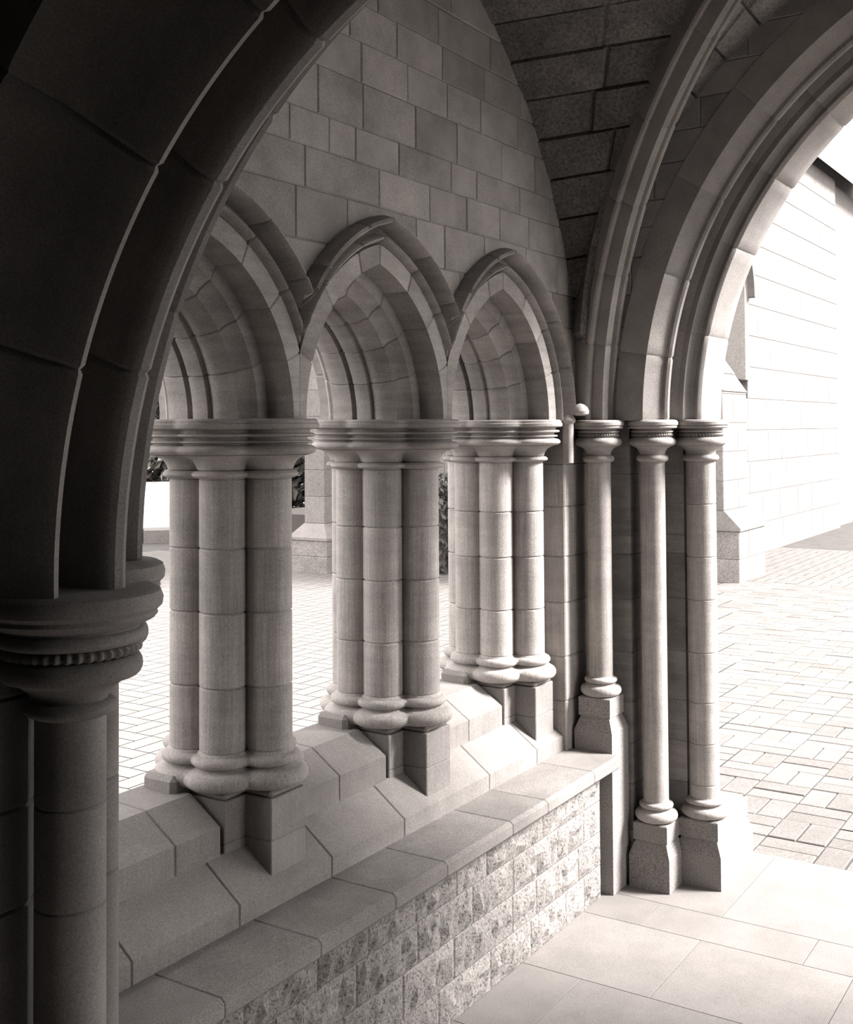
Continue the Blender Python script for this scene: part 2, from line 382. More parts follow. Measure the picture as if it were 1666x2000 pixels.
# ================================================================== arcade arches
def roll(y0, r0_, r1_, p, n=6): # roll on the front face between radii
    return [(y0 - p * math.sin(math.pi * i / n), r0_ + (r1_ - r0_) * i / n) for i in range(n + 1)]
AP = [(1.79, 0.0), (1.79, .053), (1.803, .056)] + roll(1.800, .058, .083, .030) + [(1.808, .086), (1.814, .093), (1.804, .101)] + \
     [(1.765, .104), (1.746, .107), (1.739, .112), (1.744, .120), (1.770, .129), (1.80, .131), (1.90, .130), (2.20, .130), (2.25, .10), (2.25, .0)] + \
     [(2.205, -.002), (2.192, -.022)] + [(2.186, -.040), (2.172, -.050), (2.158, -.046)] + [(2.155, -.058), (2.140, -.062), (2.134, -.080), (2.10, -.092), (2.058, -.090), (2.055, -.070), (2.043, -.070), (2.040, -.090), (2.012, -.096), (1.988, -.092), (1.984, -.080)] + \
     [(1.965, -.088), (1.945, -.086), (1.925, -.078), (1.906, -.072), (1.900, -.056), (1.888, -.044), (1.878, -.038), (1.873, -.036), (1.872, 0.0)]
def arcade_fn(ax, side):
    c = AR - AHS; lim = 9.0 if (side > 0 and ax > 3.0) else PS / 2 - .0005
    def fn(p, u):
        y, r = p; rr = AR + r; te = math.acos(min(1, c / rr)); th = te * u
        dx = rr * math.cos(th) - c; z = ZS + rr * math.sin(th)
        if dx > lim - .007:
            f = min(1, (dx - lim + .007) / .007); y = y + (max(y, YW + .0005) - y) * f; dx = min(dx, lim)
        elif lim > 5 and r > .084: z = max(z, 1.672)      # free end of the hood stops on the label stop
        return (ax + side * dx, y, z)
    return fn
arch_labels = ['pointed arch half hidden by the dark transverse arch', 'pointed arch between two free piers, middle of the arcade', 'pointed arch ending at the wall corner with a round label stop']
for i, ax in enumerate(APX):
    a = tag(empty('pointed_arch', (ax, YW, ZS)), arch_labels[i], 'arch', 'pointed arches of the arcade')
    for s in (-1, 1):
        cuts = [0, .26, .50, .74, 1.0] if s > 0 else [0, .26, .56, .84, 1.0]
        voussoirs(a, 'voussoir', AP, arcade_fn(ax, s), cuts, 9, 'arch', .004, .008)
    if i == 2:   # label stop and little corner shaft under the end of the hood mould
        V, Fc = lathe([(.0, 1.668), (.020, 1.669), (.030, 1.674), (.032, 1.684), (.026, 1.698), (.014, 1.708), (0.001, 1.712)], 20, 3.680, 1.738)
        smooth_by_angle(fixn(part('label_stop', V, Fc, 'cap', a)))
        V, Fc = lathe([(.0, 1.50), (.019, 1.502), (.020, 1.640), (.026, 1.646), (.028, 1.652), (.026, 1.658), (.021, 1.664), (.018, 1.673), (.0, 1.674)], 24, 3.654, 1.774)
        smooth_by_angle(fixn(part('corner_colonnette', V, Fc, 'cap', a)))
ba = tag(empty('blind_arch', (NXA, YW, ZS)), 'blind pointed arch in the dark wall beside the viewer', 'arch')
def blind_fn(side):
    def fn(p, u):
        y, r = p; c = AR - AHS; rr = AR + r; th = math.acos(min(1, c / rr)) * u; return (NXA + side * (rr * math.cos(th) - c), y, ZS + rr * math.sin(th))
    return fn
for s_ in (-1, 1): voussoirs(ba, 'voussoir', AP, blind_fn(s_), [0, .26, .50, .74, 1.0], 9, 'arch', .004, .008)
# ================================================================== SETTING : doorway wall (right end)
wallB = struct(empty('wall_far'), 'stone end wall with the large doorway arch')
JP = [(3.86, 1.80), (3.86, 1.629), (3.985, 1.629), (3.985, 1.472), (4.30, 1.480), (4.30, 1.80)]
def prism(parent, name, P, z0, z1, mat, g=.004):
    ins = prof_inset(P, g); V, Fc = loft([[(x, y, z) for x, y in pr] for z, pr in ((z0, ins), (z0 + g, P), (z1 - g, P), (z1, ins))])
    return fixn(part(name, V, Fc, mat, parent))
zl = [0, .18, .345, .491, .638, .815, 1.005, 1.168, 1.235, 1.458, 1.652]
for a, b in zip(zl[:-1], zl[1:]): prism(wallB, 'jamb_stone', JP, a, b, 'arch')
JP2 = [(x, 2 * AXY - y) for x, y in JP]
for a, b in zip(zl[:-1], zl[1:]): prism(wallB, 'jamb_stone', JP2, a, b, 'arch')
cbox('wall_panel', 3.86, 4.30, -1.9, 2 * AXY - 1.80, 0, 1.65, 'plain', wallB)
cbox('wall_panel', 3.88, 4.30, 1.795, 2.24, 0, 1.65, 'plain', wallB)
DC, DR = 0.0, 1.385       # doorway arch centre (Y) and inner radius
def dext(y, r=.26):
    rr = DR + r; yy = y if y > AXY else 2 * AXY - y
    return ZS + math.sqrt(rr * rr - yy * yy) if abs(yy) < rr else 0
def lunB(y):
    yy = y if y > AXY else 2 * AXY - y; d = min(1.79 - AXY, 1.79 - yy)
    if d <= 0: return ZS
    return ZS + 1.67 * math.sqrt(max(0, 1 - (1 - d / (1.79 - AXY)) ** 2)) + .02
for ci, (z0, z1) in enumerate(zip(courses[:-1], courses[1:])):
    ys = [-1.6 + ((ci * .41) % .33) - .1 + .33 * k for k in range(11)]; ys = [-1.59] + [v for v in ys if -1.5 < v < 1.75] + [1.79]
    for a, b in zip(ys[:-1], ys[1:]): strip_block(wallB, 'stone_block', a, b, z0, z1, dext, lunB, lambda a_, z, d: (XB + .002 + d, a_, z), 'ashlar', n=30)
nx = 100; rings = []
for i in range(nx + 1):
    y = -1.9 + 4.14 * i / nx; b = max(ZS, dext(y, .14)); rings.append([(3.915, y, b), (4.34, y, b), (4.34, y, 3.6), (3.915, y, 3.6)])
V, Fc = loft(rings); fixn(part('wall_core', V, Fc, 'plain', wallB))
# doorway arch : two moulded orders
def door_fn(side):
    def fn(p, u):
        x, r = p; te = math.acos((AXY - DC) / r); th = te * u; y = DC + r * math.cos(th)
        return (x, y if side > 0 else 2 * AXY - y, ZS + r * math.sin(th))
    return fn
darch = tag(empty('doorway_arch', (3.95, AXY, ZS)), 'large moulded doorway arch springing from the stepped jamb columns', 'arch')
O1 = [(3.80, 1.655), (3.80, 1.552), (3.862, 1.507)] + [(3.868 + .017 * math.cos(math.radians(a)) + .010, 1.500 + .017 * math.sin(math.radians(a))) for a in (200, 235, 270, 305, 340)] + \
     [(3.905, 1.512), (3.93, 1.53), (4.0, 1.54), (4.0, 1.655)]
O2 = [(3.915, 1.535), (3.918, 1.492), (3.925, 1.470), (3.920, 1.448)] + [(3.945, 1.432), (3.950, 1.418), (3.944, 1.404), (3.947, 1.399)] + [(3.955, 1.392), (4.06, 1.375), (4.115, 1.374)] + \
     [(4.135, 1.380), (4.150, 1.398), (4.17, 1.42), (4.23, 1.45), (4.34, 1.47), (4.34, 1.56), (3.915, 1.56)]
for s in (1, -1):
    for P_, cu_ in ((O1, [0, .10, .225, .36, .50, .66, .83, 1.0]), (O2, [0, .145, .30, .43, .56, .72, .86, 1.0])):
        voussoirs(darch, 'voussoir', P_, door_fn(s), cu_, 8, 'rib', .004, .004, 28)
# ================================================================== jamb columns
def jamb_column(cx, cy, rad, half, zlow, ztop, label, drums=None, zbot=0.0, deep=0.0):
    root = tag(empty('jamb_column', (cx, cy, zbot)), label, 'column')
    k = rad / .0445
    # plinth : square block, broached into a smaller block
    hl, hu = half, half - .013 * k
    def sq(h, z): return [(cx - h, cy - h, z), (cx + h + deep, cy - h, z), (cx + h + deep, cy + h, z), (cx - h, cy + h, z)]
    V, Fc = loft([sq(hl, zbot), sq(hl, zlow), sq(hu - .004, zlow + .046), sq(hu - .004, zlow + .050), sq(hu + .001, zlow + .051), sq(hu + .001, ztop - .003), sq(hu - .003, ztop)]); fixn(part('plinth', V, Fc, 'granite', root))
    def T(r, z0, z1, p, n=8): return [(r + p * math.sin(math.pi * i / n), z0 + (z1 - z0) * (.5 - .5 * math.cos(math.pi * i / n))) for i in range(n + 1)]
    b = [(rad * .5, ztop)] + T(rad + .009, ztop, ztop + .040, .022 * k) + [(rad + .008, ztop + .043)] + T(rad + .003, ztop + .045, ztop + .066, .013 * k) + [(rad, ztop + .070), (rad * .5, ztop + .071)]
    V, Fc = lathe(b, 40, cx, cy); smooth_by_angle(fixn(part('moulded_base', V, Fc, 'pier', root)))
    zz = [ztop + .066] + (drums or []) + [1.502]
    for a, c in zip(zz[:-1], zz[1:]):
        g = .003; V, Fc = lathe([(rad - g, a), (rad, a + g), (rad, c - g), (rad - g, c)], 40, cx, cy); smooth_by_angle(fixn(part('shaft', V, Fc, 'pier', root)))
    c = [(rad, 1.500)] + T(rad, 1.502, 1.527, .013) + [(rad + .001, 1.530), (rad + .003, 1.540), (rad + .011, 1.551), (rad + .022, 1.557), (rad + .028, 1.559)] + T(rad + .024, 1.559, 1.590, .016) + [(rad + .022, 1.592), (rad * .5, 1.593)]
    V, Fc = lathe(c, 40, cx, cy); cap = smooth_by_angle(fixn(part('capital', V, Fc, 'cap', root)))
    nb = 44     # cable-like beaded ring
    V, Fc = lathe([(rad + .012, 1.5905), (rad + .024, 1.5920), (rad + .028, 1.5985), (rad + .024, 1.6050), (rad + .012, 1.6065)], nb * 4, cx, cy, lambda r, z, q: .0035 * math.sin(2 * math.pi * (q / 4.0 + (z - 1.5985) * 40)))
    smooth_by_angle(fixn(part('beaded_ring', V, Fc, 'cap', root)), 60).parent = cap
    a_ = [(rad * .5, 1.606)] + [(rad + .026, 1.6065), (rad + .031, 1.609), (rad + .031, 1.613), (rad + .024, 1.616), (rad + .024, 1.620), (rad + .042, 1.622), (rad + .045, 1.625), (rad + .045, 1.629), (rad + .043, 1.631), (rad + .048, 1.634), (rad + .0485, 1.644), (rad + .044, 1.650), (rad + .036, 1.6525), (rad * .5, 1.6525)]
    V, Fc = lathe(a_, 40, cx, cy); smooth_by_angle(fixn(part('abacus', V, Fc, 'cap', root)))
    return root
jamb_column(3.775, 1.712, .043, .072, .555, .672, 'slim corner column rising from the end of the bench')
jamb_column(3.886, 1.552, .0445, .075, .114, .226, 'slim jamb column on a tall granite plinth, middle of the stepped doorway jamb')
jamb_column(4.014, 1.418, .053, .085, .114, .230, 'jointed jamb column next to the open doorway', [.345, .491, .638, .816, 1.005, 1.158, 1.348], deep=.20)
# mirror columns on the other jamb (outside the view, cast light and shade)
for cx, cy, rd, hf, lb in ((3.775, 1.712, .043, .072, 'slim corner column beside the open side arch facing the arcade'), (3.886, 1.552, .0445, .075, 'slim middle column of the doorway jamb away from the arcade'), (4.014, 1.418, .053, .085, 'thicker outer column of the doorway jamb away from the arcade')):
    jamb_column(cx, 2 * AXY - cy, rd, hf, .114, .226, lb)
# ================================================================== vault : diagonal ribs and webs
CEN = Vector((2.6, AXY, 0)); RH = 1.60
def rib_h(s, L): return ZS + RH * math.sqrt(max(0, 1 - (1 - min(s, L) / L) ** 2))
def rib_fn(P0):
    d = CEN - P0; L = d.length; d = d / L; n = Vector((-d.y, d.x, 0))
    def fn(p, u):
        t = math.pi / 2 * u; s = L * (1 - math.cos(t)); z = ZS + RH * math.sin(t)
        tx, tz = L * math.sin(t), RH * math.cos(t); l = math.hypot(tx, tz); tx /= l; tz /= l
        # p = (n, b): b towards the inside of the curve
        bx, bz = tz, -tx
        q = P0 + d * (s + p[1] * bx) + n * p[0]; return (q.x, q.y, z + p[1] * bz)
    return fn
RP = [(-.062, -.09), (-.062, -.012)] + [(-.050 + .013 * math.cos(math.radians(a)), .004 + .013 * math.sin(math.radians(a))) for a in (190, 150, 110, 70, 30)] + [(-.034, .006), (-.026, .020), (-.015, .040), (-.011, .046), (.011, .046), (.015, .040), (.026, .020), (.034, .006)] + \
     [(.050 + .013 * math.cos(math.radians(a)), .004 + .013 * math.sin(math.radians(a))) for a in (150, 110, 70, 30, -10)] + [(.062, -.012), (.062, -.09)]
corners = [Vector((3.775, 1.71, 0)), Vector((3.775, 2 * AXY - 1.71, 0)), Vector((1.515, 2 * AXY - 1.71, 0)), Vector((1.515, 1.71, 0))]
rl = ['moulded diagonal vault rib rising from the slim corner column by the bench', 'moulded diagonal vault rib on the side away from the arcade by the doorway', 'moulded diagonal vault rib behind the transverse arch away from the arcade', 'moulded diagonal vault rib starting behind the dark transverse arch']
for P0, lb in zip(corners, rl):
    r_ = tag(empty('vault_rib', (P0.x, P0.y, ZS)), lb, 'rib'); voussoirs(r_, 'rib_stone', RP, rib_fn(P0), [0, .11, .21, .31, .42, .54, .68, .84, 1.0], 6, 'rib', .004, .004, 28)
ceil = struct(empty('ceiling'), 'dark rough-coursed stone vault')
def web_pt(P0, kind, t, v):
    """ruled web between diagonal rib (v=0) and wall curve (v=1); kind 'A' wall along X, 'B' wall along Y"""
    d = CEN - P0; L = d.length; a = math.pi / 2 * t
    R_ = Vector((P0.x, P0.y, 0)) + d * (1 - math.cos(a)) + Vector((0, 0, ZS + RH * math.sin(a) + .02))
    sx = 1 if P0.x > CEN.x else -1; sy = 1 if P0.y > CEN.y else -1
    if kind == 'A':
        h = RH * math.sin(a) + .0; dd = 1.6 - math.sqrt(max(0, 1.6 ** 2 - min(h, 1.5499) ** 2)); W = Vector((CEN.x + sx * (1.2 - min(dd, 1.2)), CEN.y + sy * (1.83 - AXY), ZS + h))
        if t > .98: W = Vector((CEN.x, CEN.y + sy * (1.83 - AXY), ZS + RH + .03))
    else:
        W = Vector((CEN.x + sx * 1.215, CEN.y + sy * (1.79 - AXY) * math.cos(a), ZS + 1.67 * math.sin(a)))
    return R_.lerp(W, v)
for ci_, P0 in enumerate(corners):
    for kind in ('A', 'B'):
        if ci_ == 0:
            nt_ = 17; rnd = random.Random(5 + (kind == 'B'))
            for k in range(nt_):
                t0, t1 = k / nt_, (k + 1) / nt_; vs = [0, 1.0] if k < 6 else ([0, .45 + rnd.uniform(-.15, .15), 1.0] if k < 12 else [0, .33 + rnd.uniform(-.08, .08), .66 + rnd.uniform(-.08, .08), 1.0])
                for v0, v1 in zip(vs[:-1], vs[1:]):
                    def pt(t, v, off):
                        q = web_pt(P0, kind, t, v); e = 1e-3
                        nrm = (web_pt(P0, kind, min(t + e, 1), v) - web_pt(P0, kind, max(0, t - e), v)).cross(web_pt(P0, kind, t, min(1, v + e)) - web_pt(P0, kind, t, max(0, v - e)))
                        if nrm.length < 1e-12: nrm = Vector((0, 0, 1))
                        nrm.normalize()
                        c = Vector((2.6, AXY, 1.2)) - q
                        if nrm.dot(c) > 0: nrm = -nrm
                        return q + nrm * off
                    e = .006; bo = rnd.uniform(0, .012); ma, mb = .035 * (t1 - t0), min(.02, .05 * (v1 - v0))
                    outer = [(t0, v0), (t0, (v0 + v1) / 2), (t0, v1), (t1, v1), (t1, (v0 + v1) / 2), (t1, v0)]
                    inner = [(t0 + ma, v0 + mb), (t0 + ma, (v0 + v1) / 2), (t0 + ma, v1 - mb), (t1 - ma, v1 - mb), (t1 - ma, (v0 + v1) / 2), (t1 - ma, v0 + mb)]
                    V, Fc = loft([[pt(t, v, -bo) for t, v in inner], [pt(t, v, .007) for t, v in outer], [pt(t, v, .09) for t, v in outer]])
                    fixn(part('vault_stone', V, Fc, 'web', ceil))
        else:
            n = 16; rows = [[web_pt(P0, kind, i / n, j / 6) for j in range(7)] for i in range(n + 1)]
            V = [q for r_ in rows for q in r_] + [q + Vector((0, 0, .12)) for r_ in rows for q in r_]; Fc = []; W = 7; H = W * (n + 1)
            for i in range(n):
                for j in range(6):
                    a = i * W + j; Fc.append([a, a + 1, a + W + 1, a + W]); Fc.append([H + a, H + a + W, H + a + W + 1, H + a + 1])
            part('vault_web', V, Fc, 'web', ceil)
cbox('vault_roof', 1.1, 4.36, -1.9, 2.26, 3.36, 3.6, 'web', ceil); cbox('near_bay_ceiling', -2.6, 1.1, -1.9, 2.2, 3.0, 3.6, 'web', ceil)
V, Fc = lathe([(.0, 3.16), (.06, 3.165), (.09, 3.19), (.10, 3.23), (.09, 3.28), (.0, 3.30)], 24, CEN.x, CEN.y); smooth_by_angle(fixn(part('vault_boss', V, Fc, 'rib', ceil)))
# ================================================================== dark transverse arch in the foreground
NC, NZ = .47, 1.395
narch = tag(empty('transverse_arch', (1.3, NC, NZ)), 'dark round-headed transverse arch sweeping up in the foreground', 'arch')
def near_fn(side):
    def fn(p, u):
        x, r = p; th = math.pi / 2 * u; y = r * math.cos(th); return (x, NC + side * y, NZ + r * math.sin(th))
    return fn
NP1 = [(1.02, 1.285), (1.02, 1.16), (1.08, 1.10), (1.12, 1.02), (1.145, .970), (1.155, .957), (1.166, .960), (1.176, 1.03), (1.195, 1.09), (1.235, 1.09), (1.246, 1.06), (1.252, .985), (1.262, .962), (1.272, .954), (1.288, .953), (1.30, .960), (1.315, .985), (1.34, 1.03), (1.34, 1.285)]
NP2 = [(1.335, 1.285), (1.335, 1.075), (1.36, 1.085), (1.39, 1.072), (1.400, 1.062), (1.412, 1.054), (1.424, 1.054), (1.432, 1.064), (1.44, 1.10), (1.45, 1.285)]
for s in (1, -1):
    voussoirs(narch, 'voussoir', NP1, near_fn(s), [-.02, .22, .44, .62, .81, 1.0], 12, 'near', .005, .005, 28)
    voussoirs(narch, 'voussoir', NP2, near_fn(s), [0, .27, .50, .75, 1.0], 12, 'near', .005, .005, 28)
wallN = struct(empty('wall_near'), 'dark wall above the foreground transverse arch')
def next_(y):
    d = abs(y - NC); return NZ + math.sqrt(1.25 ** 2 - d * d) if d < 1.25 else 0
rings = []; nx = 80
for i in range(nx + 1):
    y = -1.59 + 3.39 * i / nx; b = max(NZ, next_(y), 1.657 if y > 1.75 else 0); rings.append([(1.04, y, b), (1.40, y, b), (1.40, y, 3.4), (1.04, y, 3.4)])
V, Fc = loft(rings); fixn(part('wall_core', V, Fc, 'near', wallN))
for s in (1, -1):
    P_ = [(1.05, NC + s * 1.10), (1.22, NC + s * 1.10), (1.30, NC + s * 1.16), (1.36, NC + s * 1.33), (1.05, NC + s * 1.33)]
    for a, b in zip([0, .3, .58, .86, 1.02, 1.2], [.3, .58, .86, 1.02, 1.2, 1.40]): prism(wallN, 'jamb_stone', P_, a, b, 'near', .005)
def near_column(cx, cy, rad, ra, label, dz=0.0):
    lathe = lambda pr, n, cx_, cy_, mod=None: lathe0([(r, z + (dz if z > 1.1 else 0)) for r, z in pr], n, cx_, cy_, mod)
    root = tag(empty('arch_column', (cx, cy, 0)), label, 'column')
    def T(r, z0, z1, p, n=8): return [(r + p * math.sin(math.pi * i / n), z0 + (z1 - z0) * (.5 - .5 * math.cos(math.pi * i / n))) for i in range(n + 1)]
    h = rad * 1.6
    V, Fc = loft([[(cx - q, cy - q, z), (cx + q, cy - q, z), (cx + q, cy + q, z), (cx - q, cy + q, z)] for q, z in ((h, 0), (h, .12), (h * .85, .17), (h * .85, .23))]); fixn(part('plinth', V, Fc, 'granite', root))
    V, Fc = lathe([(rad * .5, .23)] + T(rad + .01, .23, .28, .025) + T(rad + .004, .285, .31, .013) + [(rad * .5, .312)], 48, cx, cy); smooth_by_angle(fixn(part('moulded_base', V, Fc, 'near', root)))
    for a, c in zip([.31, .60, .87, 1.03], [.60, .87, 1.03, 1.20]):
        V, Fc = lathe([(rad - .003, a), (rad, a + .003), (rad, c - .003), (rad - .003, c)], 48, cx, cy); smooth_by_angle(fixn(part('shaft_drum', V, Fc, 'near', root)))
    k = ra - rad
    c = [(rad, 1.195)] + T(rad + .002, 1.198, 1.222, .016) + [(rad + .003, 1.226), (rad + .01, 1.236), (rad + .3 * k, 1.250), (rad + .50 * k, 1.258)] + T(rad + .52 * k, 1.258, 1.292, .13 * k) + [(rad + .55 * k, 1.294), (rad * .5, 1.296)]
    V, Fc = lathe(c, 48, cx, cy); cap = smooth_by_angle(fixn(part('capital', V, Fc, 'near', root)))
    V, Fc = lathe([(rad * .5, 1.294), (rad + .52 * k, 1.295), (rad + .60 * k, 1.299), (rad + .60 * k, 1.307), (rad + .52 * k, 1.312), (rad * .5, 1.312)], 160, cx, cy, lambda r, z, q: .0035 * math.sin(2 * math.pi * q / 4.0) if r > rad else 0)
    smooth_by_angle(fixn(part('beaded_ring', V, Fc, 'near', root)), 60).parent = cap
    V, Fc = lathe([(rad * .5, 1.311)] + [(rad + .55 * k, 1.312)] + T(rad + .60 * k, 1.314, 1.336, .12 * k) + [(rad + .62 * k, 1.340), (rad + .86 * k, 1.350), (rad + .92 * k, 1.356), (rad + .90 * k, 1.362), (rad + k, 1.370), (rad + k * 1.02, 1.382), (rad + .97 * k, 1.394), (rad + .85 * k, 1.399), (rad * .5, 1.400)], 48, cx, cy)
    smooth_by_angle(fixn(part('abacus', V, Fc, 'near', root)))
    return root
near_column(1.248, 1.50, .056, .145, 'dark column with broad ringed capital in the foreground under the transverse arch', -.026)
near_column(1.361, 1.585, .048, .126, 'dark column just behind the broad-capital column, beside the arcade sill')
# ================================================================== remaining shell of the porch (behind and beside the viewer)
wr = struct(empty('wall_right', (2.6, 2 * AXY - 1.79, 0)), 'opposite arcade wall of the porch'); YR = 2 * AXY - 1.79
OX, OH = 2.86, .84        # wide open side arch opposite the arcade
rings = []
for i in range(61):
    a = math.pi * i / 60; x = OX - OH * math.cos(a); b = 1.95 + OH * math.sin(a) * 1.08; rings.append([(x, YR, b), (x, YR - .40, b), (x, YR - .40, 3.4), (x, YR, 3.4)])
V, Fc = loft(rings); fixn(part('arched_panel', V, Fc, 'plain', wr))
for x0, x1 in ((-2.6, 1.40), (1.40, OX - OH), (OX + OH, 3.86)): cbox('wall_panel', x0, x1, YR - .40, YR, 0, 3.4, 'plain', wr)
wk = struct(cbox('wall_back', -2.9, -2.6, -1.9, 2.2, 0, 3.4, 'plain'))
# ================================================================== courtyard
pav = struct(empty('courtyard_paving', (0, 0, -.02)), 'sunlit pale brick paving of the courtyard')
vb, fb = cbox_data(-.113, .113, -.0545, .0545, -.06, 0, .003)
pm = bpy.data.meshes.new('paver'); pm.from_pydata(vb, [], fb); pm.update(); pm.materials.append(MS['paver'])
tmpo = bpy.data.objects.new('t', pm); fixn(tmpo); bpy.data.objects.remove(tmpo)
cells = []
for i in range(-4, 75):
    for j in range(-40, 110):
        cells.append((4.50 + i * .232, .1 + j * .232, (i + j) % 2))
def vis(x, y):
    dx, dy = x * fh.x + y * fh.y, x * r0.x + y * r0.y
    return dx > 0 and 1395 < PPX + F * dy / dx < 1690
near_cells = sorted([c for c in cells if c[0] > 4.4 and vis(c[0], c[1]) and c[1] < 4.2], key=lambda c: c[0])[:150]
ns = set(near_cells); n_ = 0
for x, y, k in near_cells:
    for s in (-1, 1):
        o = bpy.data.objects.new('paver', pm); COL.objects.link(o); o.parent = pav
        o.location = (x + (0 if k == 0 else s * .058), y + (s * .058 if k == 0 else 0), random.uniform(-.002, .002)); o.rotation_euler.z = 0 if k == 0 else math.pi / 2
V, Fc = [], []
for c in cells:
    if c in ns: continue
    x, y, k = c
    if x < 4.4 and -1.3 < y < 2.3: continue
    if not (math.hypot(x, y) < 16): continue
    for s in (-1, 1):
        hx, hy = (.113, .0545) if k == 0 else (.0545, .113); cx_, cy_ = x + (0 if k == 0 else s * .058), y + (s * .058 if k == 0 else 0); b = len(V)
        V += [(cx_ - hx, cy_ - hy, -.0205), (cx_ + hx, cy_ - hy, -.0205), (cx_ + hx, cy_ + hy, -.0205), (cx_ - hx, cy_ + hy, -.0205)]
        Fc.append([b, b + 1, b + 2, b + 3])
o = part('far_pavers', V, Fc, 'paver', pav); o['kind'] = 'stuff'
V, Fc = cbox_data(-30, 60, -40, 60, -.3, -.0265, .001); fixn(part('paving_bed', V, Fc, 'joint', pav))
# lawn, kerb, hedge
kerb = tag(empty('stone_kerb', (12, 13.2, 0)), 'white stone kerb along the lawn seen past the near column', 'kerb')
kd = Vector((.70, -.714, 0)).normalized(); kn = Vector((kd.y, -kd.x, 0)) * -1
if kn.dot(Vector((1, 1, 0))) < 0: kn = -kn
for k in range(-6, 2):
    a = Vector((11.7, 12.5, 0)) + kd * (k * 1.2); b_ = a + kd * 1.19
    V = [a, b_, b_ + kn * .5, a + kn * .5]; V = [(*q.xy, -.03) for q in V] + [(*q.xy, .16) for q in V]
    fixn(part('kerb_stone', V, [[3, 2, 1, 0], [4, 5, 6, 7], [0, 1, 5, 4], [1, 2, 6, 5], [2, 3, 7, 6], [3, 0, 4, 7]], 'out', kerb))
A_ = Vector((11.7, 12.5, 0)) + kn * .5
V = [A_ - kd * 12, A_ + kd * 5, A_ + kd * 5 + kn * 22, A_ - kd * 12 + kn * 22]; V = [(*q.xy, -.03) for q in V] + [(V[0].x, V[0].y, .10), (V[1].x, V[1].y, .10), (V[2].x, V[2].y, .35), (V[3].x, V[3].y, .35)]
lw = fixn(mesh('lawn', V, [[3, 2, 1, 0], [4, 5, 6, 7], [0, 1, 5, 4], [1, 2, 6, 5], [2, 3, 7, 6], [3, 0, 4, 7]], 'lawn')); struct(lw, 'pale lawn beyond the kerb')
def hedge(c, lx, ly, h, n, label, rot=0, leaf=.16):
    root = tag(empty('hedge', (c[0], c[1], c[2])), label, 'hedge', 'dark hedges beyond the lawn'); rnd = random.Random(int(c[0] * 100)); V, Fc = [], []
    for _ in range(n):
        p = Vector((rnd.uniform(-lx, lx), rnd.uniform(-ly, ly), h * rnd.random() ** .8)); p.z *= 1 - .25 * (p.x / lx) ** 2
        a = Vector((rnd.gauss(0, 1), rnd.gauss(0, 1), rnd.gauss(0, 1))).normalized(); b_ = a.orthogonal().normalized(); c_ = a.cross(b_); s = leaf * rnd.uniform(.6, 1.3); i = len(V)
        V += [p - b_ * s, p - c_ * s * .45 + a * s * .12, p + b_ * s, p + c_ * s * .45 + a * s * .12]; Fc.append([i, i + 1, i + 2, i + 3])
    V = [(math.cos(rot) * v.x - math.sin(rot) * v.y, math.sin(rot) * v.x + math.cos(rot) * v.y, v.z) for v in V]
    o = mesh('foliage', V, Fc, 'leaf', root); o['kind'] = 'stuff'
    for k in range(3):
        V, Fc = lathe([(.05, 0), (.04, h * .5), (.015, h * .85)], 8, (k - 1) * lx * .5, 0); fixn(mesh('stem', [(math.cos(rot) * v[0] - math.sin(rot) * v[1], math.sin(rot) * v[0] + math.cos(rot) * v[1], v[2]) for v in V], Fc, 'bark', root))
    return root
hedge((21.5, 23.0, .28), 3.0, .8, 3.2, 15000, 'dark leafy hedge beyond the lawn, left of the nearest pier', math.radians(-45))
hedge((15.6, 13.4, -.03), 1.5, .6, 2.6, 6500, 'dark leafy hedge beside the white church buttress', math.radians(-50), .13)
hedge((11.02, 6.95, -.03), .22, .14, 1.15, 700, 'small dark shrub against the white church wall', 0, .05)
# ================================================================== church seen across the courtyard
church = tag(empty('church_building', (16, 9, 0)), 'sunlit pale stone church across the courtyard', 'building')
def masonry_face(parent, axis, pos, sgn, a0, a1, z0, z1, ch, bl, mat, skip=None, depth=.12, seed=1, vis_=None):
    rnd = random.Random(seed); z = z0; row = 0
    while z < z1 - .01:
        zt = min(z1, z + ch); a = a0 - (bl * .5 if row % 2 else 0)
        while a < a1 - .01:
            b = a + bl * rnd.uniform(.8, 1.25); aa, bb = max(a, a0), min(b, a1); a = b
            segs = [(aa, bb)]
            if skip and zt > skip[2] and z < skip[3]: segs = [(aa, min(bb, skip[0])), (max(aa, skip[1]), bb)]
            for aa, bb in segs:
                if bb - aa < .03: continue
                if axis == 'x': cbox('stone_block', pos, pos + sgn * depth, aa, bb, z, zt, mat, parent, .008)
                else: cbox('stone_block', aa, bb, pos, pos + sgn * depth, z, zt, mat, parent, .008)
        z = zt; row += 1
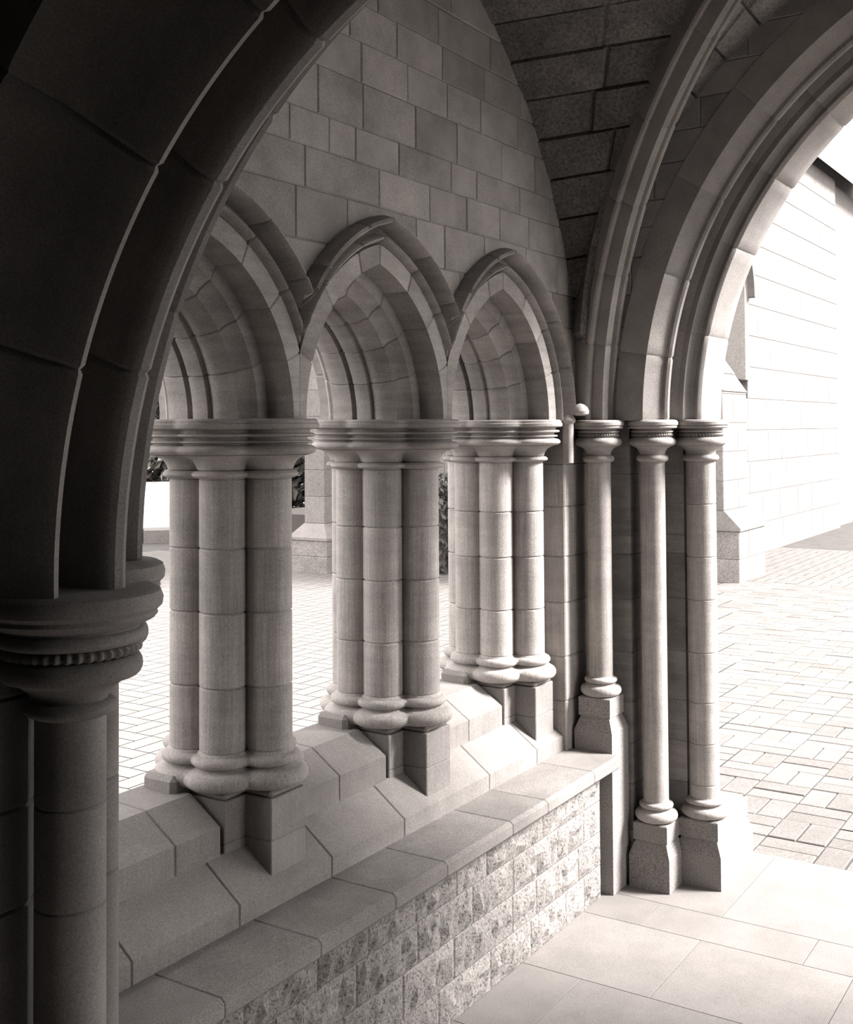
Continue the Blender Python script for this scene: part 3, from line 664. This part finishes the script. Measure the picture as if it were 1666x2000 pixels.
# main walls
WX0, WX1, WZ0, WZ1 = 13.15, 14.15, 2.20, 3.25
masonry_face(church, 'y', 4.40, 1, 11.3, 19.0, -.03, 5.6, .40, .75, 'out', (13.06, 14.24, WZ0, 4.1), seed=3)
cbox('wall_body', 11.42, 22, 4.75, 8.42, -.03, 6.5, 'out', church); masonry_face(church, 'x', 11.3, 1, 4.4, 8.42, -.03, 3.2, .36, .7, 'out', seed=4)
cbox('wall_body', 11.42, WX0, 4.5, 4.78, -.03, 5.6, 'out', church); cbox('wall_body', WX1, 22, 4.5, 4.78, -.03, 5.6, 'out', church)
cbox('wall_body', WX0, WX1, 4.50, 4.78, 1.9, WZ0, 'out', church); cbox('wall_body', WX0 - .3, WX1 + .3, 4.50, 4.78, 4.10, 5.6, 'out', church)
def surround(o, z0, z1, h):   # stone panel filling the courses round the window head
    n = len(o); A = [(13.65 + x, z) for x, z in o]; B = []
    for x, z in o:
        dx, dz = x, z - 3.0; k = min(h / abs(dx) if abs(dx) > 1e-6 else 9e9, ((z1 - 3.0) / dz if dz > 0 else (z0 - 3.0) / dz) if abs(dz) > 1e-6 else 9e9); B.append((13.65 + dx * k, 3.0 + dz * k))
    V = [(x, 4.402, z) for x, z in A] + [(x, 4.402, z) for x, z in B] + [(x, 4.55, z) for x, z in A] + [(x, 4.55, z) for x, z in B]
    Fc = [[i, (i + 1) % n, n + (i + 1) % n, n + i] for i in range(n)] + [[2 * n + i, 3 * n + i, 3 * n + (i + 1) % n, 2 * n + (i + 1) % n] for i in range(n)] + [[i, 2 * n + i, 2 * n + (i + 1) % n, (i + 1) % n] for i in range(n)] + [[n + i, n + (i + 1) % n, 3 * n + (i + 1) % n, 3 * n + i] for i in range(n)]
    return fixn(part('window_surround', V, Fc, 'out', church))
# lancet window
win = empty('lancet_window', (13.65, 4.6, 2.2)); tag(win, 'narrow pointed lancet window in the church wall above the buttress', 'window')
def lancet(hw, rise, n=10):
    R = (hw * hw + rise * rise) / (2 * hw); pts = [(-hw, WZ0), (hw, WZ0)]
    te = math.acos((R - hw) / R)
    pts += [(hw - R + R * math.cos(te * i / n), WZ1 + R * math.sin(te * i / n)) for i in range(n + 1)]
    pts += [(-(hw - R + R * math.cos(te * i / n)), WZ1 + R * math.sin(te * i / n)) for i in range(n - 1, -1, -1)]
    return pts
L1 = lancet(.24, .55); V, Fc = loft([[(13.65 + x, 4.70, z) for x, z in L1], [(13.65 + x, 4.74, z) for x, z in L1]]); pane = fixn(part('pane', V, Fc, 'glass', win))
surround(lancet(.585, .82), 1.97, 4.37, .59)
L2 = lancet(.50, .70); L3 = lancet(.56, .78)
def ringmesh(A, y0, B, y1): 
    n = len(A); V = [(13.65 + x, y0, z) for x, z in A] + [(13.65 + x, y1, z) for x, z in B]; return V, [[i, (i + 1) % n, n + (i + 1) % n, n + i] for i in range(n)]
V, Fc = ringmesh(L2, 4.40, L1, 4.70); V2, F2 = ringmesh(L2, 4.40, lancet(.60, .84), 4.38); n = len(V); V3, F3 = ringmesh(lancet(.60, .84), 4.38, lancet(.60, .84), 4.62)
V = V + V2 + V3; Fc = Fc + [[a + n for a in f] for f in F2] + [[a + 2 * n for a in f] for f in F3]; part('splayed_reveal', V, Fc, 'out', win)
HM = [(13.65 + x, z) for x, z in lancet(.70, .95)[2:]]; HI = [(13.65 + x, z) for x, z in lancet(.60, .84)[2:]]; n = len(HM)
V = [(x, 4.32, z) for x, z in HM] + [(x, 4.30, z) for x, z in HI] + [(x, 4.45, z) for x, z in HM] + [(x, 4.45, z) for x, z in HI]
Fc = [[i, i + 1, n + i + 1, n + i] for i in range(n - 1)] + [[i, 2 * n + i, 2 * n + i + 1, i + 1] for i in range(n - 1)] + [[n + i, n + i + 1, 3 * n + i + 1, 3 * n + i] for i in range(n - 1)]
fixn(part('hood_mould', V, Fc, 'out', win))
for k in range(-1, 2): cbox('lead_bar', 13.65 + k * .12 - .008, 13.65 + k * .12 + .008, 4.685, 4.70, 2.22, 3.5 - abs(k) * .1, 'lead', win, .002).parent = pane
# roof edge
roof = empty('slate_roof', (15, 4.4, 5.6)); tag(roof, 'slate roof slope on top of the church wall', 'roof')
for k in range(9):
    z = 5.6 + k * .16; y = 4.15 + k * .16; V = [(11.2, y, z), (22, y, z), (22, y + .2, z + .2), (11.2, y + .2, z + .2)]; V = V + [(a, b + .02, c - .05) for a, b, c in V]
    fixn(part('slate_course', V, [[0, 1, 2, 3], [7, 6, 5, 4], [0, 4, 5, 1], [1, 5, 6, 2], [2, 6, 7, 3], [3, 7, 4, 0]], 'slate', roof))
def buttress(x0, x1, y0, y1, fx, fy, ztop, zoff, label, slope, hs=(.22, .30), sl_=.21):
    """fx, fy : which faces the plinth projects from; masonry courses, sloped plinth, weathered top"""
    b = tag(empty('buttress', ((x0 + x1) / 2, (y0 + y1) / 2, 0)), label, 'buttress', 'church buttresses')
    e = .16; xa, xb, ya, yb = x0 - e * fx, x1 + .1, y0 - e, y1 + .1
    z = -.03; hs = (hs[0] + .03, hs[1])
    for k, h in enumerate(hs):
        sp = (xa + (xb - xa) * (.35 if k else .6)); 
        cbox('base_block', xa, sp, ya, yb, z, z + h, 'outbase', b, .008); cbox('base_block', sp, xb, ya, yb, z, z + h, 'outbase', b, .008); z += h
    V, Fc = loft([[(xa - .02, ya - .02, z), (xb, ya - .02, z), (xb, yb, z), (xa - .02, yb, z)], [(xa - .02, ya - .02, z + .03), (xb, ya - .02, z + .03), (xb, yb, z + .03), (xa - .02, yb, z + .03)], [(x0, y0, z + sl_), (x1, y0, z + sl_), (x1, y1, z + sl_), (x0, y1, z + sl_)]])
    fixn(part('sloped_plinth', V, Fc, 'out', b)); z += sl_; row = 0
    while z < ztop - .02:
        zt = min(ztop, z + .31); m = x0 + (x1 - x0) * (.42 if row % 2 else .62)
        cbox('stone_block', x0, m, y0, y1, z, zt, 'out', b, .007); cbox('stone_block', m, x1, y0, y1, z, zt, 'out', b, .007); z = zt; row += 1
    n = 3
    for k in range(n):
        za, zb_ = ztop + zoff * k / n, ztop + zoff * (k + 1) / n
        if slope == 'y': q0, q1 = y0 + (y1 - y0) * .8 * k / n - .012, y0 + (y1 - y0) * .8 * (k + 1) / n; V = [(x0, q0, za), (x1, q0, za), (x1, y1, za), (x0, y1, za), (x0, q1, zb_), (x1, q1, zb_), (x1, y1, zb_), (x0, y1, zb_)]
        else: q0, q1 = x0 + (x1 - x0) * .8 * k / n - .012, x0 + (x1 - x0) * .8 * (k + 1) / n; V = [(q0, y0, za), (x1, y0, za), (x1, y1, za), (q0, y1, za), (q1, y0, zb_), (x1, y0, zb_), (x1, y1, zb_), (q1, y1, zb_)]
        fixn(part('weathering_stone', V, [[3, 2, 1, 0], [4, 5, 6, 7], [0, 1, 5, 4], [1, 2, 6, 5], [2, 3, 7, 6], [3, 0, 4, 7]], 'out', b))
    return b
buttress(11.80, 12.62, 3.92, 4.42, 0, 1, 2.0, .62, 'weathered church buttress seen through the doorway, below the lancet window', 'y')
buttress(10.45, 11.32, 8.20, 8.49, 1, 1, 3.2, .7, 'pale church buttress seen between two clustered piers', 'x', (.16, .185), .18)
tag(cbox('planter', 11.7, 13.0, 9.25, 10.4, -.03, .50, 'bark'), 'low dark planter between the hedge and the church buttress', 'planter')
